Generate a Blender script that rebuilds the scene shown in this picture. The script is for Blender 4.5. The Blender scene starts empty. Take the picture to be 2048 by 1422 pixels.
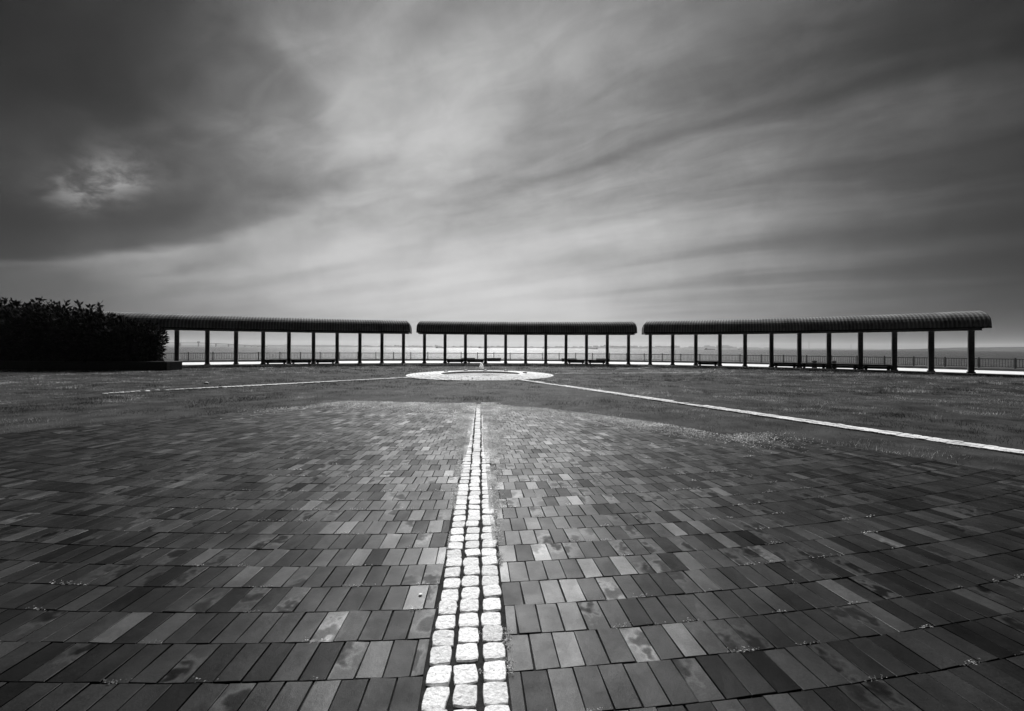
import bpy, bmesh, math, random
import numpy as np
from mathutils import Vector, Matrix
random.seed(7); rng = np.random.default_rng(11)
sc = bpy.context.scene
PI = math.pi
COL = sc.collection

# ------------------------------------------------------------------ camera
F = 820.0 / 2048.0
cam_d = bpy.data.cameras.new('camera'); cam = bpy.data.objects.new('camera', cam_d); COL.objects.link(cam)
cam_d.sensor_width = 36.0; cam_d.lens = F * 36.0
cam_d.clip_start = 0.05; cam_d.clip_end = 60000
cam.location = (0, 0, 1.5)
cam.rotation_euler = (math.radians(90), math.radians(-0.275), 0)
cam_d.shift_y = -15.5 / 2048.0
sc.camera = cam
sc.render.resolution_x = 1024; sc.render.resolution_y = 711

# ------------------------------------------------------------------ light, exposure
SUN_EL, SUN_AZ = 42.0, -3.0           # azimuth measured from +Y towards +X
sc.view_settings.view_transform = 'Standard'
try: sc.view_settings.look = 'None'
except Exception: pass
sc.view_settings.exposure = 2.0
sc.view_settings.gamma = 1.0
sc.view_settings.use_curve_mapping = False
sun_d = bpy.data.lights.new('sun', 'SUN'); sun = bpy.data.objects.new('sun', sun_d); COL.objects.link(sun)
sun_d.energy = 1.5; sun_d.angle = math.radians(26); sun_d.color = (1, 1, 1)
el, az = math.radians(SUN_EL), math.radians(SUN_AZ)
sdir = Vector((math.sin(az) * math.cos(el), math.cos(az) * math.cos(el), math.sin(el)))
sun.rotation_euler = sdir.to_track_quat('Z', 'Y').to_euler()


# ------------------------------------------------------------------ node helper
class NT:
    def __init__(s, tree): s.t = tree; s.n = tree.nodes; s.l = tree.links
    def node(s, typ, **kw):
        nd = s.n.new(typ)
        for k, v in kw.items(): setattr(nd, k, v)
        return nd
    def put(s, sock, v):
        if isinstance(v, bpy.types.NodeSocket): s.l.new(v, sock)
        elif v is not None: sock.default_value = v
    def m(s, op, a, b=None, c=None, clamp=False):
        nd = s.node('ShaderNodeMath', operation=op, use_clamp=clamp)
        s.put(nd.inputs[0], a); s.put(nd.inputs[1], b)
        if c is not None: s.put(nd.inputs[2], c)
        return nd.outputs[0]
    def add(s, a, b): return s.m('ADD', a, b)
    def mul(s, a, b): return s.m('MULTIPLY', a, b)
    def vm(s, op, a, b=None, scale=None):
        nd = s.node('ShaderNodeVectorMath', operation=op)
        s.put(nd.inputs[0], a)
        if b is not None: s.put(nd.inputs[1], b)
        if scale is not None: s.put(nd.inputs['Scale'], scale)
        return nd.outputs['Value'] if op in ('DOT_PRODUCT', 'LENGTH') else nd.outputs[0]
    def sep(s, v):
        nd = s.node('ShaderNodeSeparateXYZ'); s.put(nd.inputs[0], v); return nd.outputs
    def comb(s, x, y, z):
        nd = s.node('ShaderNodeCombineXYZ')
        for i, v in enumerate((x, y, z)): s.put(nd.inputs[i], v)
        return nd.outputs[0]
    def noise(s, vec, scale, detail=4, rough=0.55, dist=0.0, dim='3D'):
        nd = s.node('ShaderNodeTexNoise', noise_dimensions=dim)
        s.put(nd.inputs['Vector'], vec); nd.inputs['Scale'].default_value = scale
        nd.inputs['Detail'].default_value = detail; nd.inputs['Roughness'].default_value = rough
        nd.inputs['Distortion'].default_value = dist
        return nd.outputs[0]
    def maprange(s, v, a, b, c, d, smooth=True):
        nd = s.node('ShaderNodeMapRange', interpolation_type='SMOOTHSTEP' if smooth else 'LINEAR')
        s.put(nd.inputs[0], v)
        for i, q in enumerate((a, b, c, d)): s.put(nd.inputs[i + 1], q)
        return nd.outputs[0]
    def gauss(s, x, c, w):            # exp(-((x-c)/w)^2)
        q = s.mul(s.add(x, -c), 1.0 / w)
        return s.m('EXPONENT', s.mul(s.mul(q, q), -1.0))


# ------------------------------------------------------------------ sky
world = bpy.data.worlds.new('World'); sc.world = world; world.use_nodes = True
w = NT(world.node_tree); w.n.clear()
tc = w.node('ShaderNodeTexCoord'); d = w.vm('NORMALIZE', tc.outputs['Generated'])
dx, dy, dz = w.sep(d)
# glow of the veiled sun: bright low in front, falling off all round
gaz, gel = math.radians(-1.5), math.radians(9.5)
g = (math.sin(gaz) * math.cos(gel), math.cos(gaz) * math.cos(gel), math.sin(gel))
cosg = w.m('MAXIMUM', w.vm('DOT_PRODUCT', d, g), 0.0)
glow = w.add(w.mul(w.m('POWER', cosg, 7.0), 0.82), 0.003)
# cloud sheet seen in perspective: coordinates on a flat layer
inv = w.m('DIVIDE', 1.0, w.m('MAXIMUM', w.add(dz, 0.045), 0.02))
cx, cy = w.mul(dx, inv), w.mul(dy, inv)
wx = w.add(w.noise(w.comb(cx, cy, 0.0), 0.55, 3), -0.5)
wy = w.add(w.noise(w.comb(cx, cy, 7.0), 0.55, 3), -0.5)
cx = w.add(cx, w.mul(wx, 0.6)); cy = w.add(cy, w.mul(wy, 0.6))
al = w.add(w.mul(cx, 0.83), w.mul(cy, -0.56))        # along the cloud streets
ac = w.add(w.mul(cx, 0.56), w.mul(cy, 0.83))         # across them
n1 = w.noise(w.comb(w.mul(al, 0.33), w.mul(ac, 1.1), 3.1), 1.3, 3, 0.42, 0.2)
n2 = w.noise(w.comb(w.mul(al, 0.55), w.mul(ac, 1.2), 9.0), 4.2, 6, 0.58, 0.5)
cl = w.add(w.mul(w.maprange(n1, 0.3, 0.7, -1, 1), w.maprange(dz, 0.06, 0.40, 0.20, 0.42)), w.mul(w.mul(w.add(n2, -0.5), 1.0), w.maprange(dz, 0.15, 0.42, 0.10, 1.35)))
def blob(a, s, wa, ws, amp):
    return w.mul(w.mul(w.gauss(al, a, wa), w.gauss(ac, s, ws)), amp)
for args in SKY_BLOBS if 'SKY_BLOBS' in globals() else [
        (-0.65, 1.84, 0.95, 0.06, -0.50),     # thin dark streak rising to the right
        (-0.35, 1.66, 0.6, 0.05, -0.22),      # its fainter companion
        (-1.45, 1.22, 0.5, 0.35, 0.15),       # broad pale heart of the cloud
        (-3.3, 0.50, 0.42, 0.16, 1.6),      # pale puff far left
        (-2.85, 0.57, 0.36, 0.16, 1.3),
        (-3.2, 0.92, 1.0, 0.16, -0.25),       # dark gap under the puff
        (-1.8, 0.42, 0.60, 0.34, -0.40)]:     # dark overhead left
    bl = blob(*args)
    if args[4] > 1: bl = w.mul(bl, w.maprange(w.noise(w.comb(al, w.mul(ac, 2.2), 5.0), 3.2, 5, 0.6, 0.3), 0.34, 0.66, 0.35, 1.25))
    cl = w.add(cl, bl)
# lower edge of the dark cloud deck on the left, pale sky under it
q1 = w.m('MAXIMUM', w.add(al, 2.2), 0.0); q2 = w.m('MINIMUM', w.add(al, 2.75), 0.0)
e_ = w.add(w.add(ac, -1.37), w.add(w.mul(w.mul(q1, q1), 0.95), w.mul(w.mul(q2, q2), 0.1)))
e_ = w.add(e_, w.mul(w.add(w.noise(w.comb(w.mul(al, 0.6), ac, 2.0), 1.6, 4, 0.55), -0.5), 0.35))
under = w.maprange(e_, -0.13, 0.10, 0.0, 1.0)
leftw = w.maprange(al, -3.6, -1.6, 1.0, 0.0)
cl = w.add(cl, w.add(w.mul(w.add(under, -1.0), 0.42), w.mul(w.mul(w.gauss(e_, 0.10, 0.13), 0.22), w.maprange(al, -2.2, -1.5, 1.0, 0.0))))
cl = w.add(cl, w.mul(w.mul(under, leftw), 0.62))
fade = w.maprange(dz, 0.0, 0.15, 0.10, 1.0)
mott = w.add(w.noise(d, 9.0, 6, 0.62, 0.4), -0.5)
cl = w.add(cl, w.mul(mott, 0.85))
k = w.m('EXPONENT', w.mul(cl, fade))
lum = w.mul(glow, k)
lum = w.mul(w.add(1.0, w.mul(w.m('EXPONENT', w.mul(lum, -1.0 / 0.66)), -1.0)), 0.66)      # thick cloud saturates
sky = w.node('ShaderNodeTexSky', sky_type='NISHITA'); sky.sun_disc = False
sky.sun_elevation = el; sky.sun_rotation = az; sky.dust_density = 3.0
bw = w.node('ShaderNodeRGBToBW'); w.l.new(sky.outputs[0], bw.inputs[0])
lum = w.add(w.mul(lum, 10.0 / 4.0), w.mul(bw.outputs[0], 0.0015))
bg = w.node('ShaderNodeBackground'); bg.inputs['Strength'].default_value = 0.1
w.l.new(w.comb(lum, lum, lum), bg.inputs['Color'])
wo = w.node('ShaderNodeOutputWorld'); w.l.new(bg.outputs[0], wo.inputs['Surface'])


# ------------------------------------------------------------------ materials
def mat(name, base, rough=0.8, spec=0.3, bump=0.0, bscale=40, var=0.0, vscale=8, attr=None, coord='Object', metallic=0.0, extra=None):
    m_ = bpy.data.materials.new(name); m_.use_nodes = True
    t = NT(m_.node_tree); bs = t.n['Principled BSDF']
    tcx = t.node('ShaderNodeTexCoord')
    if coord == 'World': vec = t.node('ShaderNodeNewGeometry').outputs['Position']
    else: vec = tcx.outputs[coord]
    val = base
    if attr:
        at = t.node('ShaderNodeAttribute', attribute_name=attr)
        val = t.mul(at.outputs['Fac'], base)
    if var:
        n = t.noise(vec, vscale, 5, 0.6)
        val = t.mul(val, t.maprange(n, 0.3, 0.7, 1 - var, 1 + var))
    if extra: val = extra(t, vec, val)
    if isinstance(val, bpy.types.NodeSocket):
        t.l.new(t.comb(val, val, val), bs.inputs['Base Color'])
    else: bs.inputs['Base Color'].default_value = (val, val, val, 1)
    bs.inputs['Roughness'].default_value = rough
    bs.inputs['Specular IOR Level'].default_value = spec
    bs.inputs['Metallic'].default_value = metallic
    if bump:
        b = t.node('ShaderNodeBump'); b.inputs['Strength'].default_value = bump; b.inputs['Distance'].default_value = 0.01
        t.l.new(t.noise(vec, bscale, 6, 0.65), b.inputs['Height']); t.l.new(b.outputs[0], bs.inputs['Normal'])
    return m_


def brick_mat(name, source):
    m_ = bpy.data.materials.new(name); m_.use_nodes = True
    t = NT(m_.node_tree); bs = t.n['Principled BSDF']
    if source == 'object':
        col = t.node('ShaderNodeObjectInfo').outputs['Color']
    else:
        col = t.node('ShaderNodeAttribute', attribute_name='tone').outputs['Color']
    r_, g_, b_ = t.sep(col)            # r tone, g seed, b strength of the kiln mark
    pos = t.node('ShaderNodeNewGeometry').outputs['Position']
    uvx, uvy, _ = t.sep(t.node('ShaderNodeUVMap', uv_map='UVMap').outputs[0])
    seed = t.mul(g_, 97.0)
    v3 = t.comb(t.mul(uvx, 1.0), t.mul(uvy, 2.0), seed)
    wob = t.add(t.noise(v3, 1.5, 1.5, 0.5), -0.5)
    wob2 = t.add(t.noise(v3, 2.2, 1.5, 0.5), -0.5)
    # kiln mark: a soft dark oval somewhere on the face with a paler ring
    ux = t.add(t.add(uvx, t.add(-0.95, t.m('FRACT', t.mul(g_, 7.3)))), t.mul(wob, 1.5)); uy = t.add(t.add(uvy, t.add(-0.9, t.mul(g_, 0.8))), t.mul(wob2, 1.2))
    q = t.m('SQRT', t.add(t.mul(t.mul(ux, ux), 3.0), t.mul(t.mul(uy, uy), 9.0)))
    mark = t.maprange(q, 0.35, 1.25, 1.0, 0.0)
    ring = t.mul(t.gauss(q, 1.15, 0.3), 0.5)
    k_ = t.add(t.add(1.0, t.mul(t.mul(mark, b_), -0.72)), t.mul(t.mul(ring, b_), 1.3))
    speck = t.noise(pos, 130, 5, 0.75)
    big = t.noise(pos, 1.7, 6, 0.68)
    val = t.mul(t.mul(t.mul(r_, 0.024), k_), t.maprange(speck, 0.3, 0.7, 0.55, 1.45))
    val = t.mul(val, t.maprange(big, 0.32, 0.68, 0.60, 1.30))
    pit = t.maprange(t.noise(pos, 60, 2, 0.5), 0.68, 0.72, 1.0, 0.30)
    val = t.mul(val, pit)
    t.l.new(t.comb(val, val, val), bs.inputs['Base Color'])
    rn = t.noise(pos, 5.0, 4, 0.6)
    t.l.new(t.maprange(rn, 0.3, 0.7, 0.36, 0.45), bs.inputs['Roughness'])
    t.l.new(t.m('MINIMUM', t.mul(t.mul(t.mul(r_, k_), t.maprange(big, 0.32, 0.68, 0.7, 1.2)), 0.17), 1.0), bs.inputs['Specular IOR Level'])
    b = t.node('ShaderNodeBump'); b.inputs['Strength'].default_value = 0.35; b.inputs['Distance'].default_value = 0.003
    t.l.new(t.add(t.noise(pos, 220, 4, 0.7), t.mul(t.noise(pos, 30, 3, 0.5), 1.2)), b.inputs['Height'])
    t.l.new(b.outputs[0], bs.inputs['Normal'])
    return m_


def stone_extra(t, vec, val):
    pos = t.node('ShaderNodeNewGeometry').outputs['Position']
    a = t.maprange(t.noise(pos, 70, 5, 0.7), 0.30, 0.62, 0.72, 1.05)
    dirt = t.maprange(t.noise(pos, 14, 4, 0.7), 0.60, 0.80, 1.0, 0.62)
    rnd = t.node('ShaderNodeObjectInfo').outputs['Random']
    return t.mul(t.mul(t.mul(val, a), dirt), t.maprange(rnd, 0.0, 1.0, 0.86, 1.12, False))

M = {}
M['brick_one'] = brick_mat('brick face', 'object')
M['brick_many'] = brick_mat('brick face joined', 'attr')
M['cobble'] = mat('white granite', 0.80, 0.85, 0.08, 0.8, 60, extra=stone_extra, coord='World')
M['disc_stone'] = mat('white disc stone', 0.86, 0.8, 0.2, 0.5, 40, var=0.06, vscale=3, coord='World')
M['cobble_far'] = mat('white granite weathered', 0.62, 0.85, 0.1, 0.6, 40, var=0.22, vscale=2.2, coord='World')
M['joint_pale'] = mat('worn joint', 0.04, 0.95, 0.1, 0.7, 120, var=0.4, vscale=20, coord='World')
M['joint'] = mat('dark joint soil', 0.022, 0.95, 0.1, 0.7, 120, var=0.4, vscale=30, coord='World')
M['soil'] = mat('turf soil', 0.032, 0.75, 0.05, 1.0, 9, var=0.6, vscale=1.3, coord='World')
M['grass'] = mat('turf blades', 1.0, 0.8, 0.06, attr='tone')
M['weed'] = mat('dry weed leaves', 1.0, 0.8, 0.08, attr='tone')
M['concrete'] = mat('pale promenade concrete', 0.72, 0.8, 0.25, 0.3, 20, var=0.08, vscale=1.2, coord='World')
M['kerb'] = mat('dark kerb stone', 0.06, 0.8, 0.2, 0.3, 30, var=0.2, vscale=5, coord='World')
M['post'] = mat('dark painted post', 0.10, 0.6, 0.3, 0.15, 30, var=0.2, vscale=6)
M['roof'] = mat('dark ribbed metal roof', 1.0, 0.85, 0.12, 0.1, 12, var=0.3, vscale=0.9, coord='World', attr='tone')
M['fascia'] = mat('dark fascia', 0.03, 0.8, 0.15)
M['bench'] = mat('dark bench slab', 0.03, 0.8, 0.2, 0.2, 30, var=0.2, vscale=9)
M['rail'] = mat('dark railing paint', 0.03, 0.5, 0.4)
M['leaf'] = mat('dark evergreen leaf', 0.012, 0.8, 0.1, attr=None)
M['bark'] = mat('dark bark', 0.03, 0.9, 0.1, 0.6, 30, var=0.3)
M['far'] = mat('distant land', 0.05, 0.95, 0.05)
M['ship'] = mat('dark hull paint', 0.03, 0.6, 0.3)
M['white'] = mat('white paint', 0.8, 0.6, 0.3)
M['spray'] = mat('white water spray', 0.95, 0.6, 0.3, 0.3, 30, var=0.03, coord='World')
M['basin'] = mat('wet basin floor', 0.30, 0.25, 0.5, 0.2, 30, var=0.25, vscale=2, coord='World')
M['steel'] = mat('dull steel', 0.2, 0.45, 0.5)
M['wall'] = mat('seawall concrete', 0.2, 0.85, 0.2, 0.4, 10, var=0.2, vscale=2, coord='World')


def leafy(m_, share):
    t = NT(m_.node_tree); bs = t.n['Principled BSDF']; out = t.n['Material Output']
    src = bs.inputs['Base Color'].links[0].from_socket
    tr = t.node('ShaderNodeBsdfTranslucent'); t.l.new(src, tr.inputs['Color'])
    mx = t.node('ShaderNodeMixShader'); mx.inputs[0].default_value = share
    t.l.new(bs.outputs[0], mx.inputs[1]); t.l.new(tr.outputs[0], mx.inputs[2]); t.l.new(mx.outputs[0], out.inputs['Surface'])
leafy(M['grass'], 0.45); leafy(M['weed'], 0.5); leafy(M['spray'], 0.9)

# ------------------------------------------------------------------ mesh helpers
def mesh_np(name, V, T, m_=None, tone=None, smooth=False, nper=3):
    V = np.asarray(V, np.float32).reshape(-1, 3); T = np.asarray(T, np.int32).reshape(-1, nper)
    me = bpy.data.meshes.new(name)
    me.vertices.add(len(V)); me.vertices.foreach_set('co', V.ravel())
    me.loops.add(T.size); me.loops.foreach_set('vertex_index', T.ravel())
    me.polygons.add(len(T)); me.polygons.foreach_set('loop_start', np.arange(len(T), dtype=np.int32) * nper)
    me.polygons.foreach_set('use_smooth', np.full(len(T), smooth))
    if tone is not None:
        tone = np.asarray(tone, np.float32)
        if tone.ndim == 1: tone = np.stack([tone] * 3, 1)
        a = me.attributes.new('tone', 'FLOAT_COLOR', 'POINT')
        a.data.foreach_set('color', np.concatenate([tone, np.ones((len(tone), 1), np.float32)], 1).astype(np.float32).ravel())
    me.update(calc_edges=True); me.validate()
    if m_: me.materials.append(m_)
    return me

def link(name, me, parent=None, loc=None, label=None, cat=None, group=None, kind=None):
    o = bpy.data.objects.new(name, me); COL.objects.link(o)
    if parent: o.parent = parent
    if loc is not None: o.location = loc
    tag(o, label, cat, group, kind); return o

def tag(o, label=None, cat=None, group=None, kind=None):
    if label: o['label'] = label
    if cat: o['category'] = cat
    if group: o['group'] = group
    if kind: o['kind'] = kind
    return o

def bm_mesh(name, bm, m_, smooth=False):
    me = bpy.data.meshes.new(name); bm.normal_update(); bm.to_mesh(me); bm.free()
    if smooth: me.polygons.foreach_set('use_smooth', [True] * len(me.polygons))
    me.materials.append(m_); return me

def box(bm, x0, x1, y0, y1, z0, z1, M4=None, taper=None):
    vs = []
    for z in (z0, z1):
        for x, y in ((x0, y0), (x1, y0), (x1, y1), (x0, y1)):
            if taper and z == z1: x, y = (x0 + x1) / 2 + (x - (x0 + x1) / 2) * taper, (y0 + y1) / 2 + (y - (y0 + y1) / 2) * taper
            v = Vector((x, y, z)); v = M4 @ v if M4 else v
            vs.append(bm.verts.new(v))
    for f in ((3, 2, 1, 0), (4, 5, 6, 7), (0, 1, 5, 4), (1, 2, 6, 5), (2, 3, 7, 6), (3, 0, 4, 7)):
        bm.faces.new([vs[i] for i in f])

def bevel(bm, off, seg=1):
    bmesh.ops.bevel(bm, geom=list(bm.edges), offset=off, segments=seg, affect='EDGES', profile=0.5)

def tube(bm, pts, radii, n=6):
    rings = []
    for i, p in enumerate(pts):
        p = Vector(p); a = Vector(pts[max(i - 1, 0)]); b = Vector(pts[min(i + 1, len(pts) - 1)])
        t = (b - a).normalized(); u = t.orthogonal().normalized(); v = t.cross(u)
        rings.append([bm.verts.new(p + (u * math.cos(2 * PI * j / n) + v * math.sin(2 * PI * j / n)) * radii[i]) for j in range(n)])
    for r0, r1 in zip(rings, rings[1:]):
        for j in range(n): bm.faces.new((r0[j], r0[(j + 1) % n], r1[(j + 1) % n], r1[j]))
    bm.faces.new(rings[0][::-1]); bm.faces.new(rings[-1])

def vnoise(x, y, seed=0):             # smooth value noise, numpy
    r = np.random.default_rng(seed).random((64, 64))
    xi, yi = np.floor(x).astype(int), np.floor(y).astype(int); fx, fy = x - xi, y - yi
    fx = fx * fx * (3 - 2 * fx); fy = fy * fy * (3 - 2 * fy)
    g_ = lambda a, b: r[a % 64, b % 64]
    return (g_(xi, yi) * (1 - fx) + g_(xi + 1, yi) * fx) * (1 - fy) + (g_(xi, yi + 1) * (1 - fx) + g_(xi + 1, yi + 1) * fx) * fy
def fbm(x, y, seed=0, o=4):
    s = 0; a = 0.5; t = 0
    for i in range(o): s = s + a * vnoise(x * 2 ** i, y * 2 ** i, seed + i); t += a; a *= 0.55
    return s / t

# ------------------------------------------------------------------ plan of the place
HUB = np.array([-1.806, 23.2])                    # where the cobble lines meet
DIR = np.array([0.0752, -0.9972]); PER = np.array([0.9972, 0.0752])
CC = np.array([-0.21, -9.7]); CR = 48.16; A0 = 0.031; DA = 0.039   # circle of the colonnade
R_PLINTH0, R_PLINTH1, R_RAIL = 47.2, 48.7, 57.6
EDGE = [(-14, -6), (-11.5, 2.0), (-10.6, 5.0), (-7.9, 7.9), (-6.4, 9.2), (-4.5, 11.2), (-2.6, 11.0), (-0.8, 10.7), (0.9, 9.9), (2.2, 8.8), (3.1, 7.9), (3.7, 7.0), (4.6, 7.2), (5.3, 6.2), (6.6, 4.6), (8.6, 2.0), (10, -1.0), (12, -6)]
EX = np.array([p[0] for p in EDGE]); EY = np.array([p[1] for p in EDGE])
def edge_y(x): return np.interp(x, EX, EY)
def in_paving(x, y, m_=0.0): return (y < edge_y(x) + m_)
def arc(a, r):                     # the curve tightens towards its right end
    q = 1 - 0.062 * min(max((a - 0.28) / 0.42, 0.0), 1.25) ** 1.5
    return ((CC[0] + r * math.sin(a)) * q, (CC[1] + r * math.cos(a)) * q)

def plan_r(x, y):
    a = np.arctan2(x - CC[0], y - CC[1])
    for _ in range(4):
        q = 1 - 0.062 * np.clip((a - 0.28) / 0.42, 0.0, 1.25) ** 1.5
        a = np.arctan2(x / q - CC[0], y / q - CC[1])
    return np.hypot(x / q - CC[0], y / q - CC[1])

def ring_sheet(name, r0, r1, z, a0, a1, n, m_, label=None, z1=None, thick=None):
    z1 = z if z1 is None else z1
    V, T = [], []
    prof = [(r0, z), (r1, z1)] if thick is None else [(r0, z - thick), (r0, z), (r1, z1), (r1, z1 - thick)]
    for i in range(n + 1):
        a = a0 + (a1 - a0) * i / n
        for r, zz in prof: x, y = arc(a, r); V.append((x, y, zz))
    k_ = len(prof)
    for i in range(n):
        for j in range(k_ - 1):
            p = i * k_ + j; T.append((p, p + k_, p + k_ + 1, p + 1))
    return link(name, mesh_np(name, V, T, m_, nper=4), kind='structure')

# ground under everything
def ground():
    xs = np.concatenate([np.linspace(-400, -60, 12), np.linspace(-55, 55, 276), np.linspace(60, 400, 12)])
    ys = np.concatenate([np.linspace(-300, -12, 10), np.linspace(-10, 52, 156)])
    X, Y = np.meshgrid(xs, ys)
    Rr = plan_r(X, Y)
    z = 0.004 + 0.035 * (fbm(X * 0.55, Y * 0.55, 3) - 0.5) + 0.02 * (fbm(X * 2.1, Y * 2.1, 9, 2) - 0.5)
    z = z * np.clip((R_PLINTH0 - Rr) / 1.5, 0, 1)
    hole = np.clip((edge_y(X) + 0.1 - Y) / 0.4, 0, 1) * ((X > -13.9) & (X < 11.9) & (Y > -6))
    z = z - 0.06 * hole
    z = np.where(Rr > R_PLINTH0 - 0.1, -0.08, z)
    # the fountain disc sits in the lawn
    dd = np.hypot(X + 1.7, Y - 22.3); z = np.where(dd < 3.8, -0.05, z)
    # nothing beyond the seawall
    keep = (Rr[:-1, :-1] < R_RAIL + 0.2) | (Y[:-1, :-1] < -9)
    nx = len(xs); idx = np.arange(X.size).reshape(X.shape)
    T = np.stack([idx[:-1, :-1], idx[:-1, 1:], idx[1:, 1:], idx[1:, :-1]], -1)[keep]
    link('lawn', mesh_np('lawn', np.stack([X, Y, z], -1), T, M['soil'], smooth=True, nper=4), kind='structure')
ground()
AR = 1.25
ring_sheet('promenade', R_PLINTH1, R_RAIL - 0.3, -0.02, -AR, AR, 160, M['concrete'])
ring_sheet('colonnade_plinth', R_PLINTH0, R_PLINTH1, 0.05, -AR, AR, 160, M['kerb'], thick=0.15)
ring_sheet('seawall', R_RAIL - 0.3, R_RAIL + 0.35, 0.17, -AR, AR, 160, M['wall'], thick=3.2)

# sea
def sea_extra(t, vec, val): return val
m_ = bpy.data.materials.new('sea water'); m_.use_nodes = True
t = NT(m_.node_tree); bs = t.n['Principled BSDF']
bs.inputs['Base Color'].default_value = (0.05, 0.05, 0.05, 1); bs.inputs['Roughness'].default_value = 0.36
bs.inputs['IOR'].default_value = 1.33; bs.inputs['Specular IOR Level'].default_value = 0.35
pos = t.node('ShaderNodeNewGeometry').outputs['Position']
st = t.vm('MULTIPLY', pos, (0.5, 1.0, 1.0))
h = t.add(t.noise(st, 0.35, 5, 0.62), t.mul(t.noise(st, 1.6, 4, 0.6), 0.4))
b = t.node('ShaderNodeBump'); b.inputs['Strength'].default_value = 1.0; b.inputs['Distance'].default_value = 1.6
t.l.new(h, b.inputs['Height']); t.l.new(b.outputs[0], bs.inputs['Normal'])
foam = t.maprange(t.noise(st, 0.9, 5, 0.65), 0.52, 0.66, 0.03, 0.35)
t.l.new(t.comb(foam, foam, foam), bs.inputs['Base Color'])
V = [(-9000, -400, -2.2), (9000, -400, -2.2), (9000, 8600, -2.2), (-9000, 8600, -2.2)]
link('sea', mesh_np('sea', V, [(0, 1, 2, 3)], m_, nper=4), kind='structure')


# ------------------------------------------------------------------ brick paving
BL, BW, JT = 0.2425, 0.1225, 0.0055
def brick_geo(w_, l_, seed=0):
    """chamfered slab, top face 0..1 in UV; returns verts, quads, uv per vert"""
    c = 0.0015; hx, hy = (w_ - JT) / 2, (l_ - JT) / 2; h_ = 0.05
    V = []; 
    for (ox, z) in ((0, -h_), (0, -c), (c, 0)):
        for sx, sy in ((-1, -1), (1, -1), (1, 1), (-1, 1)): V.append((sx * (hx - ox), sy * (hy - ox), z))
    Q = [(8, 9, 10, 11)]
    for k_ in (0, 4):
        for j in range(4): a, b_ = k_ + j, k_ + (j + 1) % 4; Q.append((a, b_, b_ + 4, a + 4))
    V = np.array(V); uv = np.stack([V[:, 0] / (2 * hx) + 0.5, V[:, 1] / (2 * hy) + 0.5], 1)
    return V, np.array(Q), uv

def set_uv(me, uv):
    l = me.uv_layers.new(name='UVMap')
    vi = np.zeros(len(me.loops), np.int32); me.loops.foreach_get('vertex_index', vi)
    l.data.foreach_set('uv', uv[vi].astype(np.float32).ravel())

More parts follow.
